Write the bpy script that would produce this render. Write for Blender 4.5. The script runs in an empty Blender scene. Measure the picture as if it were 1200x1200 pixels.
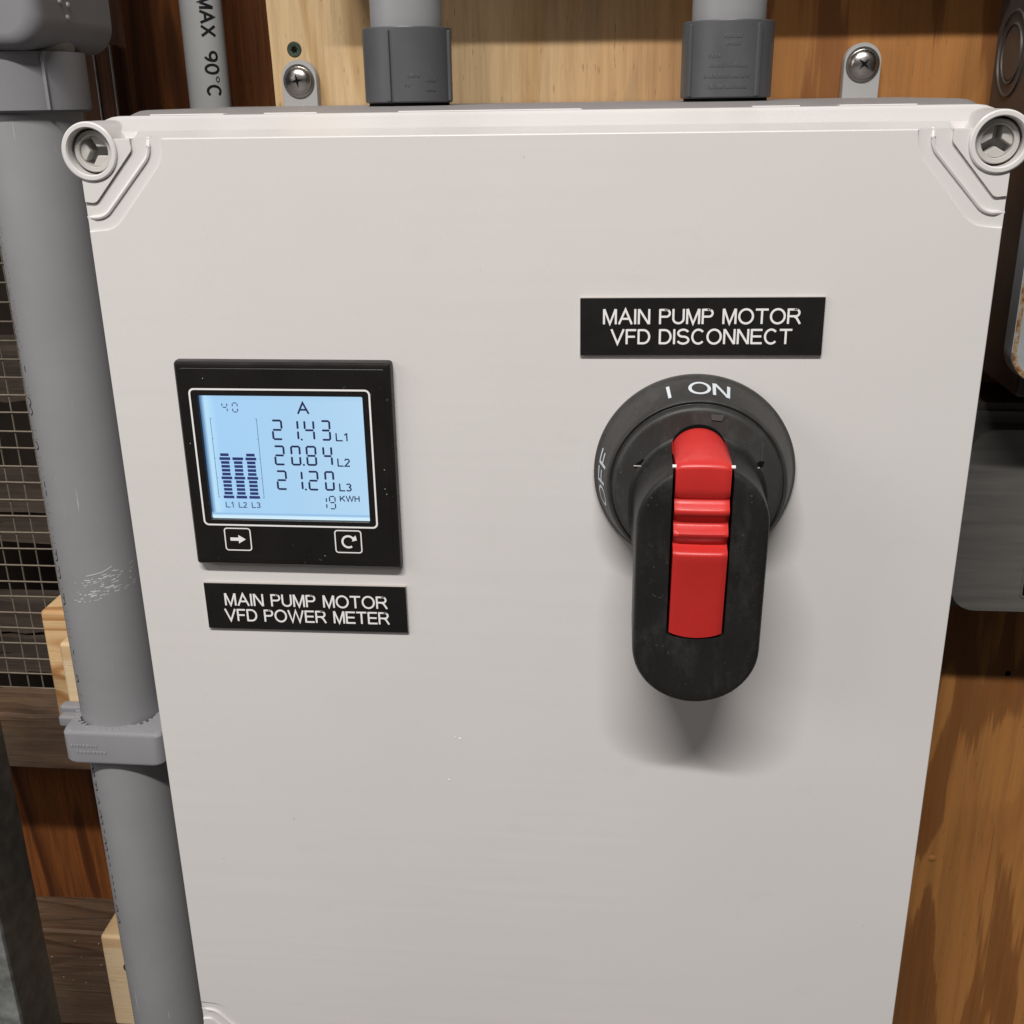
import bpy, bmesh, math, random
from mathutils import Vector, Matrix
random.seed(7)
S = 0.001                      # everything below is written in millimetres
scene = bpy.context.scene
COL = scene.collection

# ------------------------------------------------------------------ camera
cam_d = bpy.data.cameras.new("camera")
cam = bpy.data.objects.new("camera", cam_d)
COL.objects.link(cam)
cam_d.sensor_fit = 'HORIZONTAL'
cam_d.sensor_width = 36.0
cam_d.lens = 36.0 * 1290.0 / 1200.0
cam_d.clip_start = 0.01
cam_d.clip_end = 50.0
R = Vector((0.99560985, 0.09254418, -0.01402125))
U = Vector((-0.01930258, 0.34958055, 0.93670745))
F = Vector((-0.09158838, 0.93232452, -0.34983219))
cam.matrix_world = Matrix(((R.x, U.x, -F.x, 36.78 * S), (R.y, U.y, -F.y, -461.7 * S), (R.z, U.z, -F.z, 12.36 * S), (0, 0, 0, 1)))
scene.camera = cam

# ------------------------------------------------------------------ light
world = bpy.data.worlds.new("World")
scene.world = world
world.use_nodes = True
bg = world.node_tree.nodes['Background']
bg.inputs['Color'].default_value = (1.0, 0.95, 0.90, 1)
bg.inputs['Strength'].default_value = 0.065


def area(name, loc, aim, sx, sy, power, color):
    d = bpy.data.lights.new(name, 'AREA')
    d.shape = 'RECTANGLE'
    d.size = sx * S
    d.size_y = sy * S
    d.energy = power
    d.color = color
    o = bpy.data.objects.new(name, d)
    COL.objects.link(o)
    o.location = Vector(loc) * S
    o.rotation_euler = (Vector(aim) - Vector(loc)).to_track_quat('-Z', 'Y').to_euler()
    return o


area("ceiling_tube", (-170, -1700, 1990), (-40, 0, -500), 1450, 85, 93.5, (1.0, 0.970, 0.935))
area("side_fill", (-1250, -800, 420), (-100, 0, -250), 900, 500, 5.6, (1.0, 0.94, 0.925))  # unseen soft lamp added at the left to brighten that side
scene.view_settings.view_transform = 'Standard'
scene.view_settings.look = 'None'
scene.view_settings.exposure = 0.0
scene.view_settings.gamma = 1.0
scene.view_settings.use_curve_mapping = False


# ------------------------------------------------------------------ materials
class NT:
    def __init__(self, name):
        self.m = bpy.data.materials.new(name)
        self.m.use_nodes = True
        self.t = self.m.node_tree
        self.b = self.t.nodes['Principled BSDF']

    def n(self, typ, **kw):
        nd = self.t.nodes.new(typ)
        for k, v in kw.items():
            if k.startswith('i_'):
                nd.inputs[k[2:].replace('_', ' ')].default_value = v
            else:
                setattr(nd, k, v)
        return nd

    def l(self, a, b):
        self.t.links.new(a, b)

    def coord(self, scale=(1, 1, 1), loc=(0, 0, 0), rot=(0, 0, 0)):
        tc = self.n('ShaderNodeTexCoord')
        mp = self.n('ShaderNodeMapping')
        mp.inputs['Scale'].default_value = scale
        mp.inputs['Location'].default_value = loc
        mp.inputs['Rotation'].default_value = rot
        self.l(tc.outputs['Object'], mp.inputs['Vector'])
        return mp.outputs['Vector']

    def noise(self, vec, scale, detail=3.0, rough=0.55, dist=0.0):
        nd = self.n('ShaderNodeTexNoise')
        nd.inputs['Scale'].default_value = scale
        nd.inputs['Detail'].default_value = detail
        nd.inputs['Roughness'].default_value = rough
        nd.inputs['Distortion'].default_value = dist
        self.l(vec, nd.inputs['Vector'])
        return nd.outputs['Fac']

    def math(self, op, a, b=None, c=None):
        nd = self.n('ShaderNodeMath', operation=op)
        for i, v in enumerate((a, b, c)):
            if v is None:
                continue
            if isinstance(v, (int, float)):
                nd.inputs[i].default_value = v
            else:
                self.l(v, nd.inputs[i])
        return nd.outputs[0]

    def ramp(self, fac, stops, interp='LINEAR'):
        nd = self.n('ShaderNodeValToRGB')
        cr = nd.color_ramp
        cr.interpolation = interp
        while len(cr.elements) < len(stops):
            cr.elements.new(0.5)
        for e, (p, c) in zip(cr.elements, stops):
            e.position = p
            e.color = (*c, 1) if isinstance(c, tuple) else (c, c, c, 1)
        self.l(fac, nd.inputs['Fac'])
        return nd.outputs['Color']

    def mix(self, fac, a, b, mode='MIX'):
        nd = self.n('ShaderNodeMix', data_type='RGBA', blend_type=mode)
        for s, v in ((0, fac), (6, a), (7, b)):
            if isinstance(v, (int, float)):
                nd.inputs[s].default_value = v
            elif isinstance(v, tuple):
                nd.inputs[s].default_value = (*v, 1)
            else:
                self.l(v, nd.inputs[s])
        return nd.outputs[2]

    def bump(self, h, strength=0.2, dist=0.001):
        nd = self.n('ShaderNodeBump')
        nd.inputs['Strength'].default_value = strength
        nd.inputs['Distance'].default_value = dist
        self.l(h, nd.inputs['Height'])
        self.l(nd.outputs['Normal'], self.b.inputs['Normal'])

    def set(self, color=None, rough=None, metal=None, spec=None):
        for k, v in (('Base Color', color), ('Roughness', rough), ('Metallic', metal), ('Specular IOR Level', spec)):
            if v is None:
                continue
            if isinstance(v, tuple):
                self.b.inputs[k].default_value = (*v, 1)
            elif isinstance(v, (int, float)):
                self.b.inputs[k].default_value = v
            else:
                self.l(v, self.b.inputs[k])
        return self.m


def plastic(name, col, rough=0.4, spec=0.4, var=0.12, speck=None, bump=0.03, bscale=900, scratch=0.0):
    t = NT(name)
    v = t.coord()
    big = t.noise(v, 18, 4, 0.6)
    dark = tuple(c * (1 - var) for c in col)
    lite = tuple(min(1, c * (1 + var)) for c in col)
    c = t.ramp(big, [(0.3, dark), (0.7, lite)])
    if speck:
        sp = t.noise(v, 420, 2, 0.5)
        c = t.mix(t.ramp(sp, [(0.70, 0.0), (0.76, 1.0)]), c, speck)
    if scratch:
        v2 = t.coord((1, 1, 0.05), rot=(0.0, 0.25, 0.0))
        sc = t.noise(v2, 700, 2, 0.6)
        msk = t.noise(v, 30, 3, 0.6)
        f = t.math('MULTIPLY', t.ramp(sc, [(0.70, 0.0), (0.75, 1.0)]), t.ramp(msk, [(0.5, 0.0), (0.65, scratch)]))
        c = t.mix(f, c, tuple(min(1, x * 2.2 + .05) for x in col))
    r = t.ramp(t.noise(v, 60, 4, 0.6), [(0.3, max(0.02, rough - 0.07)), (0.7, rough + 0.09)])
    t.bump(t.noise(v, bscale, 3, 0.6), bump, 0.0006)
    return t.set(c, r, 0.0, spec)


def wood(name, light, dark, axis='Z', rings=9.0, field=7.0, stretch=0.14, fibre=0.35, rough=0.6, heart=None, stain=None, seed=0.0, cracks=0.0):
    """contours of a smooth field stretched along the grain, as rotary cut and flat sawn boards show"""
    t = NT(name)
    st = {'X': (stretch, 1, 1), 'Z': (1, 1, stretch), 'Y': (1, stretch, 1)}[axis]
    ff = {'X': (0.025, 1, 1), 'Z': (1, 1, 0.025), 'Y': (1, 0.025, 1)}[axis]
    v = t.coord(st, (seed, seed * 0.7, seed * 1.3))
    fld = t.noise(v, field, 2.0, 0.45, 0.25)
    wob = t.noise(t.coord(st, (seed + 3, 0, 0)), field * 9, 2, 0.5)
    x = t.math('ADD', t.math('MULTIPLY', fld, rings), t.math('MULTIPLY', wob, 0.22))
    saw = t.math('FRACT', x)
    band = t.ramp(saw, [(0.0, 0.10), (0.55, 0.25), (0.86, 1.0), (0.95, 0.75), (1.0, 0.10)])
    fib = t.noise(t.coord(ff, (0, seed, 0)), 520, 3, 0.65)
    c = t.mix(band, light, dark)
    if heart is not None:
        (hl, hd, x0, x1) = heart
        tc = t.n('ShaderNodeTexCoord')
        sep = t.n('ShaderNodeSeparateXYZ')
        t.l(tc.outputs['Object'], sep.inputs[0])
        hx = t.math('ADD', sep.outputs['X'], t.math('MULTIPLY', t.math('SUBTRACT', fld, 0.5), 0.30))
        hf = t.n('ShaderNodeMapRange')
        hf.inputs['From Min'].default_value = x0 * S
        hf.inputs['From Max'].default_value = x1 * S
        t.l(hx, hf.inputs['Value'])
        big = t.noise(t.coord((1, 1, 0.13), (seed + 7, 0, 2)), 15, 3, 0.55, 0.4)
        fr = t.math('FRACT', t.math('ADD', t.math('MULTIPLY', big, 4.2), t.math('ADD', t.math('MULTIPLY', wob, 0.25), t.math('MULTIPLY', fib, 0.22))))
        flame = t.ramp(fr, [(0.0, 0.9), (0.06, 0.15), (0.50, 0.0), (0.56, 0.85), (0.80, 1.0), (1.0, 0.9)])
        c = t.mix(hf.outputs[0], c, t.mix(t.math('MAXIMUM', flame, t.math('MULTIPLY', band, 0.35)), hl, hd))
    if stain is not None:
        sv = t.noise(t.coord((1, 1, 1), (seed, 2, 0)), 14, 5, 0.65, 0.6)
        c = t.mix(t.ramp(sv, [(0.42, 0.0), (0.66, 1.0)]), c, stain)
    c = t.mix(t.ramp(fib, [(0.30, fibre), (0.62, 0.0)]), c, tuple(d * 0.45 for d in dark))
    pores = t.noise(t.coord({'X': (0.12, 1, 1), 'Z': (1, 1, 0.12), 'Y': (1, 0.12, 1)}[axis], (seed, 0, 5)), 900, 1, 0.5)
    c = t.mix(t.ramp(pores, [(0.70, 0.0), (0.76, 0.55)]), c, tuple(d * 0.3 for d in dark))
    stk = t.noise(t.coord({'X': (0.045, 1, 1), 'Z': (1, 1, 0.045), 'Y': (1, 0.045, 1)}[axis], (seed, 4, 1)), 210, 5, 0.75)
    c = t.mix(t.ramp(stk, [(0.34, min(.8, fibre * 1.5)), (0.56, 0.0)]), c, dark if heart is None else tuple(.5 * q for q in heart[1]))
    h = t.math('ADD', fib, stk)
    if cracks:
        cr = t.noise(t.coord({'X': (0.05, 1, 1), 'Z': (1, 1, 0.05), 'Y': (1, 0.05, 1)}[axis], (seed, 9, 5)), 130, 2, 0.6)
        cf = t.ramp(cr, [(0.66, 0.0), (0.70, 1.0)])
        c = t.mix(t.math('MULTIPLY', cf, cracks), c, (0.012, 0.009, 0.007))
        h = t.math('SUBTRACT', fib, cf)
    t.bump(h, 0.35, 0.0006)
    return t.set(c, t.ramp(fib, [(0.3, rough + 0.12), (0.7, rough - 0.08)]), 0.0, 0.3)


def metal(name, col, rough=0.4, metallic=0.85, spangle=0.3, rust=0.0, brushed=False):
    t = NT(name)
    v = t.coord()
    nz = t.noise(t.coord((0.06, 1, 1)) if brushed else v, 260 if brushed else 90, 4, 0.6)
    c = t.ramp(nz, [(0.3, tuple(x * (1 - spangle) for x in col)), (0.7, tuple(min(1, x * (1 + spangle)) for x in col))])
    met = metallic
    if rust:
        rn = t.noise(v, 160, 5, 0.7)
        f = t.ramp(rn, [(0.62, 0.0), (0.70, rust)])
        c = t.mix(f, c, (0.16, 0.055, 0.015))
        met = t.math('MULTIPLY', t.math('SUBTRACT', 1.0, f), metallic)
    t.bump(nz, 0.12, 0.0005)
    return t.set(c, t.ramp(t.noise(v, 45, 4, 0.6), [(0.3, rough - 0.08), (0.7, rough + 0.12)]), met, 0.5)


def rusty():
    t = NT('rusty_edge')
    v = t.coord()
    n1 = t.noise(v, 170, 5, 0.7)
    c = t.ramp(n1, [(0.36, (0.33, 0.345, 0.36)), (0.46, (0.34, 0.25, 0.15)), (0.56, (0.22, 0.10, 0.03)), (0.66, (0.06, 0.025, 0.012))])
    t.bump(n1, 0.3, 0.0006)
    return t.set(c, 0.75, 0.0, 0.3)


M = {}
M['lid'] = None


def lid_material():
    t = NT('white_enclosure_plastic')
    v = t.coord()
    c = t.ramp(t.noise(v, 9, 4, 0.55), [(0.3, (0.655, 0.632, 0.620)), (0.7, (0.675, 0.653, 0.640))])
    sm = t.noise(t.coord((1, 1, 1.6)), 34, 6, 0.7)
    c = t.mix(t.ramp(sm, [(0.60, 0.0), (0.75, 0.10)]), c, (0.45, 0.42, 0.38))
    sp = t.noise(v, 330, 1, 0.5)
    c = t.mix(t.ramp(sp, [(0.835, 0.0), (0.85, 0.35)]), c, (0.30, 0.27, 0.24))
    fine = t.noise(v, 1500, 2, 0.5)
    wave = t.noise(t.coord((0.06, 1, 1.0)), 120, 1, 0.4)
    t.bump(t.math('ADD', t.math('MULTIPLY', fine, 0.05), t.math('MULTIPLY', t.math('MULTIPLY', wave, t.ramp(t.noise(t.coord((1, 1, .6), (3.1, 0, .4)), 6, 2, .5), [(.42, 0.0), (.6, 1.0)])), 0.9)), 0.45, 0.0003)
    r = t.ramp(t.noise(v, 26, 4, 0.6), [(0.3, 0.24), (0.7, 0.36)])
    return t.set(c, r, 0.0, 0.5)


M['lid'] = lid_material()
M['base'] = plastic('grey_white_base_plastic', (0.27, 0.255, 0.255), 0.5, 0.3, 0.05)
M['tab'] = plastic('grey_tab_plastic', (0.36, 0.355, 0.35), 0.5, 0.3, 0.05)
M['screw_plastic'] = plastic('grey_screw_plastic', (0.46, 0.445, 0.42), 0.4, 0.4, 0.05)
M['pvc'] = plastic('grey_pvc', (0.250, 0.253, 0.260), 0.38, 0.4, 0.06, speck=None, bump=0.03, scratch=0.55)
M['pvc_fit'] = plastic('grey_pvc_fitting', (0.20, 0.20, 0.21), 0.5, 0.3, 0.06)
M['pvc_strap'] = plastic('grey_pvc_strap', (0.25, 0.25, 0.265), 0.5, 0.3, 0.05)
M['pvc_dark'] = plastic('dark_grey_pvc', (0.080, 0.082, 0.087), 0.38, 0.4, 0.10, scratch=0.5)
M['pvc_pale'] = plastic('pale_grey_pvc', (0.40, 0.405, 0.40), 0.4, 0.35, 0.04)
M['print'] = plastic('black_print', (0.012, 0.012, 0.014), 0.6, 0.2, 0.3)
def worn_black(name, col, dust, amount, rough):
    t = NT(name)
    v = t.coord()
    c = t.ramp(t.noise(v, 22, 5, 0.65), [(0.35, col), (0.75, tuple(x * 1.5 for x in col))])
    smear = t.noise(t.coord((1, 1, .45), (2, 1, 0), (0, .5, 0)), 70, 7, 0.78, 0.1)
    c = t.mix(t.ramp(smear, [(0.50, 0.0), (0.78, amount)]), c, dust)
    sc = t.noise(t.coord((1, 1, .05), (0, 0, 0), (0, .9, 0)), 420, 2, 0.6)
    c = t.mix(t.ramp(sc, [(0.72, 0.0), (0.78, amount * .6)]), c, dust)
    sp = t.noise(v, 520, 1, 0.5)
    c = t.mix(t.ramp(sp, [(0.74, 0.0), (0.79, .7)]), c, dust)
    t.bump(t.math('ADD', t.noise(v, 1300, 2, 0.6), t.math('MULTIPLY', smear, 2.0)), 0.12, 0.0005)
    return t.set(c, t.ramp(smear, [(0.3, rough - .04), (0.75, rough + .18)]), 0.0, 0.4)


M['black'] = worn_black('black_handle_plastic', (0.0135, 0.0128, 0.0122), (0.075, 0.073, 0.07), .45, .40)
M['black_disc'] = worn_black('dusty_black_plastic', (0.030, 0.029, 0.028), (0.10, 0.098, 0.095), .5, .42)
M['void'] = plastic('dark_gap', (0.004, 0.004, 0.004), 0.8, 0.1, 0.0)
M['bezel'] = plastic('black_meter_plastic', (0.011, 0.0095, 0.0095), 0.36, 0.35, 0.2, speck=(0.05, 0.05, 0.05))
M['label_face'] = plastic('black_label_face', (0.009, 0.0078, 0.0078), 0.5, 0.3, 0.15, bump=0.05)
M['label_core'] = plastic('label_core', (0.40, 0.37, 0.345), 0.5, 0.3, 0.05)
M['scuff'] = plastic('chalky_scuff', (0.60, 0.59, 0.57), 0.7, 0.2, 0.1)
M['white_print'] = plastic('white_print', (0.82, 0.81, 0.80), 0.5, 0.3, 0.02)
M['ivory_print'] = plastic('handle_lettering', (0.62, 0.66, 0.70), 0.5, 0.3, 0.04)
M['red'] = plastic('red_slide_plastic', (0.58, 0.030, 0.026), 0.36, 0.45, 0.10, bump=0.06, scratch=0.25)
M['steel'] = metal('screw_steel', (0.42, 0.40, 0.375), 0.26, 1.0, 0.15)
M['steel_dark'] = metal('dark_steel', (0.10, 0.10, 0.10), 0.4, 0.8, 0.3)
M['galv'] = metal('galvanised_steel', (0.165, 0.158, 0.148), 0.33, 0.40, 0.16, brushed=True)
M['galv_pale'] = metal('pale_galvanised_steel', (0.30, 0.31, 0.30), 0.5, 0.5, 0.35)
M['strut'] = metal('weathered_strut_steel', (0.12, 0.11, 0.10), 0.55, 0.5, 0.35)
M['grey_paint'] = metal('worn_grey_paint', (0.33, 0.345, 0.36), 0.45, 0.0, 0.08, rust=0.35)
M['brown_paint'] = metal('dark_box_paint', (0.075, 0.06, 0.052), 0.5, 0.1, 0.15)
M['rust'] = rusty()
M['green_screw'] = metal('green_coated_screw', (0.045, 0.065, 0.045), 0.5, 0.4, 0.3)
M['wire'] = metal('dull_wire', (0.20, 0.165, 0.125), 0.6, 0.4, 0.3)
M['ply'] = wood('pale_plywood', (0.63, 0.455, 0.255), (0.50, 0.325, 0.155), 'Z', 9.0, 6.5, 0.22, 0.17, 0.55,
                heart=((0.43, 0.185, 0.050), (0.215, 0.078, 0.020), -70, 150), seed=1.7)
M['redply'] = wood('stained_plywood', (0.27, 0.088, 0.022), (0.065, 0.020, 0.007), 'Z', 9.0, 8.0, 0.16, 0.40, 0.5, seed=4.1)
M['post'] = wood('brown_post', (0.15, 0.06, 0.025), (0.06, 0.022, 0.01), 'Z', 5.0, 9.0, 0.10, 0.4, 0.6, seed=2.2)
M['pine'] = wood('fresh_pine', (0.74, 0.52, 0.28), (0.40, 0.19, 0.065), 'X', 24.0, 12.0, 0.08, 0.12, 0.6, seed=0.4)
M['pine_pale'] = wood('pale_pine', (0.80, 0.62, 0.40), (0.66, 0.44, 0.23), 'X', 4.0, 12.0, 0.12, 0.10, 0.6, seed=6.4)
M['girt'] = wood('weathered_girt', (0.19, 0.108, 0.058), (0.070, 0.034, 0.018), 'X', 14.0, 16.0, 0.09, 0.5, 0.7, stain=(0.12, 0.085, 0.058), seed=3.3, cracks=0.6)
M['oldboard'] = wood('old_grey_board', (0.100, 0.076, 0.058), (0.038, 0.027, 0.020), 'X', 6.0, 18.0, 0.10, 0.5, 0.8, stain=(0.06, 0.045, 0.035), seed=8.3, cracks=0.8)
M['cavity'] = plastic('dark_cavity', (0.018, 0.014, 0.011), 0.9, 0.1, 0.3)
M['lcd_ink'] = plastic('lcd_ink', (0.022, 0.030, 0.10), 0.5, 0.2, 0.05)
M['lcd_faint'] = plastic('lcd_faint_ink', (0.075, 0.105, 0.22), 0.5, 0.2, 0.05)
M['lcd_bar'] = plastic('lcd_bar_ink', (0.030, 0.045, 0.19), 0.5, 0.2, 0.1)


def lcd_material():
    t = NT('lcd_backlight')
    tc = t.n('ShaderNodeTexCoord')
    sep = t.n('ShaderNodeSeparateXYZ')
    t.l(tc.outputs['Generated'], sep.inputs[0])
    gx, gz = sep.outputs['X'], sep.outputs['Z']
    edge = t.ramp(gx, [(0.0, (0.02, 0.06, 0.15)), (0.012, (0.10, 0.22, 0.42)), (0.035, (0.50, 0.78, 0.98)), (0.10, (0.38, 0.64, 0.92)), (0.5, (0.40, 0.64, 0.88)), (1.0, (0.46, 0.69, 0.90))])
    bot = t.ramp(gz, [(0.0, (0.75, 0.92, 1.0)), (0.028, (0.62, 0.86, 1.0)), (0.042, (0.25, 0.45, 0.74)), (0.055, (0.36, 0.62, 0.90))])
    c = t.mix(t.ramp(gz, [(0.045, 1.0), (0.06, 0.0)]), edge, bot)
    c = t.mix(t.ramp(t.noise(t.coord(), 30, 2, 0.5), [(0.3, 0.0), (0.7, 0.12)]), c, (0.45, 0.70, 0.95))
    t.b.inputs['Base Color'].default_value = (0.02, 0.03, 0.04, 1)
    t.l(c, t.b.inputs['Emission Color'])
    t.b.inputs['Emission Strength'].default_value = 0.95
    t.b.inputs['Roughness'].default_value = 0.25
    return t.m


M['lcd'] = lcd_material()


# ------------------------------------------------------------------ mesh helpers (mm in, metres out)
class MB:
    def __init__(self):
        self.v, self.f = [], []

    def add(self, verts, faces):
        o = len(self.v)
        self.v += [tuple(p) for p in verts]
        self.f += [tuple(i + o for i in f) for f in faces]
        return self

    def take(self, bm):
        bm.verts.index_update()
        self.add([v.co[:] for v in bm.verts], [[v.index for v in f.verts] for f in bm.faces])
        bm.free()
        return self

    # --- primitives
    def box(self, x0, x1, y0, y1, z0, z1, bev=0.0, seg=2):
        bm = bmesh.new()
        r = bmesh.ops.create_cube(bm, size=1)
        for v in bm.verts:
            v.co = Vector((x0 + (v.co.x + .5) * (x1 - x0), y0 + (v.co.y + .5) * (y1 - y0), z0 + (v.co.z + .5) * (z1 - z0)))
        if bev:
            bmesh.ops.bevel(bm, geom=list(bm.edges), offset=bev, segments=seg, affect='EDGES', profile=0.5, clamp_overlap=True)
        return self.take(bm)

    def prism(self, poly, y0, y1, bev=0.0, seg=2, back=False):
        """polygon in XZ (counter-clockwise seen from -Y) extruded from front y0 to back y1; bevels the front rim"""
        bm = bmesh.new()
        n = len(poly)
        fr = [bm.verts.new((x, y0, z)) for x, z in poly]
        bk = [bm.verts.new((x, y1, z)) for x, z in poly]
        bm.faces.new(fr)
        bm.faces.new(bk[::-1])
        for i in range(n):
            j = (i + 1) % n
            bm.faces.new((fr[j], fr[i], bk[i], bk[j]))
        if bev:
            fs = set(fr)
            es = [e for e in bm.edges if e.verts[0] in fs and e.verts[1] in fs]
            if back:
                bs = set(bk)
                es += [e for e in bm.edges if e.verts[0] in bs and e.verts[1] in bs]
            bmesh.ops.bevel(bm, geom=es, offset=bev, segments=seg, affect='EDGES', profile=0.5, clamp_overlap=True)
        return self.take(bm)

    def loft(self, loops, cap0=True, cap1=True, closed=True):
        n = len(loops[0])
        vs = [p for lp in loops for p in lp]
        fs = []
        for k in range(len(loops) - 1):
            for i in range(n if closed else n - 1):
                j = (i + 1) % n
                fs.append((k * n + j, k * n + i, (k + 1) * n + i, (k + 1) * n + j))
        if cap0:
            fs.append(tuple(range(n)))
        if cap1:
            fs.append(tuple((len(loops) - 1) * n + i for i in range(n))[::-1])
        return self.add(vs, fs)

    def lathe(self, prof, c, axis='Y', n=48, a0=0.0, a1=2 * math.pi, r0=None):
        """prof: (radius, distance along axis)"""
        full = abs(a1 - a0 - 2 * math.pi) < 1e-6
        m = n if full else n + 1
        vs, fs = [], []
        for r, h in prof:
            for i in range(m):
                a = a0 + (a1 - a0) * i / n
                if axis == 'Y':
                    vs.append((c[0] + r * math.cos(a), h, c[1] + r * math.sin(a)))
                elif axis == 'Z':
                    vs.append((c[0] + r * math.cos(a), c[1] + r * math.sin(a), h))
                else:
                    vs.append((h, c[0] + r * math.cos(a), c[1] + r * math.sin(a)))
        for k in range(len(prof) - 1):
            for i in range(n):
                j = (i + 1) % m
                q = (k * m + i, k * m + j, (k + 1) * m + j, (k + 1) * m + i)
                fs.append(q if axis == 'Z' else q[::-1])
        if prof[0][0] > 1e-6 and False:
            pass
        return self.add(vs, fs)

    def tube(self, p0, p1, r, n=6):
        p0, p1 = Vector(p0), Vector(p1)
        q = (p1 - p0).to_track_quat('Z', 'Y')
        l0 = [p0 + q @ Vector((r * math.cos(2 * math.pi * i / n), r * math.sin(2 * math.pi * i / n), 0)) for i in range(n)]
        l1 = [p + (p1 - p0) for p in l0]
        return self.loft([l1, l0])

    def path(self, pts, r, n=8):
        pts = [Vector(p) for p in pts]
        loops = []
        for i, p in enumerate(pts):
            d = (pts[min(i + 1, len(pts) - 1)] - pts[max(i - 1, 0)]).normalized()
            q = d.to_track_quat('Z', 'Y')
            loops.append([p + q @ Vector((r * math.cos(2 * math.pi * k / n), r * math.sin(2 * math.pi * k / n), 0)) for k in range(n)])
        return self.loft(loops[::-1])

    def ring(self, outer, inner, y0, y1=None):
        """flat ring (or ring prism) between two loops of equal count in XZ"""
        n = len(outer)
        o = [(x, y0, z) for x, z in outer]
        i_ = [(x, y0, z) for x, z in inner]
        if y1 is None:
            return self.add(o + i_, [(k, (k + 1) % n, n + (k + 1) % n, n + k) for k in range(n)])
        o2 = [(x, y1, z) for x, z in outer]
        i2 = [(x, y1, z) for x, z in inner]
        return self.loft([i2, i_, o, o2], False, False)

    def build(self, name, mat, parent=None, smooth=35, origin=None):
        org = Vector(parent['_o']) if parent is not None else Vector(origin or (0, 0, 0))
        me = bpy.data.meshes.new(name)
        me.from_pydata([tuple((Vector(p) - org) * S) for p in self.v], [], self.f)
        bm = bmesh.new()
        bm.from_mesh(me)
        bmesh.ops.recalc_face_normals(bm, faces=list(bm.faces)) if False else None
        bm.to_mesh(me)
        bm.free()
        me.materials.append(mat)
        if smooth:
            me.shade_smooth()
            me.set_sharp_from_angle(angle=math.radians(smooth))
        o = bpy.data.objects.new(name, me)
        COL.objects.link(o)
        o['_o'] = tuple(org)
        if parent is not None:
            o.parent = parent
        else:
            o.location = org * S
        if smooth and len(me.polygons) > 20:
            wn = o.modifiers.new('weighted_normals', 'WEIGHTED_NORMAL')
            wn.keep_sharp = True
            wn.weight = 80
        return o


def tag(o, label=None, cat=None, group=None, kind=None):
    for k, v in (('label', label), ('category', cat), ('group', group), ('kind', kind)):
        if v:
            o[k] = v
    return o


def thing(name, loc, label, cat, group=None):
    o = bpy.data.objects.new(name, None)
    o.empty_display_size = 0.01
    COL.objects.link(o)
    o.location = Vector(loc) * S
    o['_o'] = tuple(float(c) for c in loc)
    return tag(o, label, cat, group)


def copy_tree(o, parent=None):
    c = o.copy()
    COL.objects.link(c)
    c.parent = parent
    for ch in o.children:
        copy_tree(ch, c)
    return c


def arc(cx, cy, rx, ry, a0, a1, n=14):
    return [(cx + rx * math.cos(math.radians(a0 + (a1 - a0) * i / n)), cy + ry * math.sin(math.radians(a0 + (a1 - a0) * i / n))) for i in range(n + 1)]


def rrect(x0, x1, z0, z1, r, n=6):
    p = []
    for cx, cz, a in ((x1 - r, z0 + r, -90), (x1 - r, z1 - r, 0), (x0 + r, z1 - r, 90), (x0 + r, z0 + r, 180)):
        p += arc(cx, cz, r, r, a, a + 90, n)
    return p


def fillet(pts, radii, n=8):
    """round the inner points of an open polyline"""
    out = [pts[0]]
    for i in range(1, len(pts) - 1):
        a, b, c = (Vector((*p, 0)) for p in (pts[i - 1], pts[i], pts[i + 1]))
        r = radii[i - 1]
        d1, d2 = (a - b).normalized(), (c - b).normalized()
        ang = d1.angle(d2)
        tl = min(r / math.tan(ang / 2), (a - b).length * .98, (c - b).length * .98)
        p1, p2 = b + d1 * tl, b + d2 * tl
        for k in range(n + 1):
            t = k / n
            q = p1 * (1 - t) ** 2 + b * 2 * t * (1 - t) + p2 * t * t
            out.append((q.x, q.y))
    out.append(pts[-1])
    return out


# ------------------------------------------------------------------ lettering: a stroke alphabet, cap height 1
H = 0.06


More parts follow.
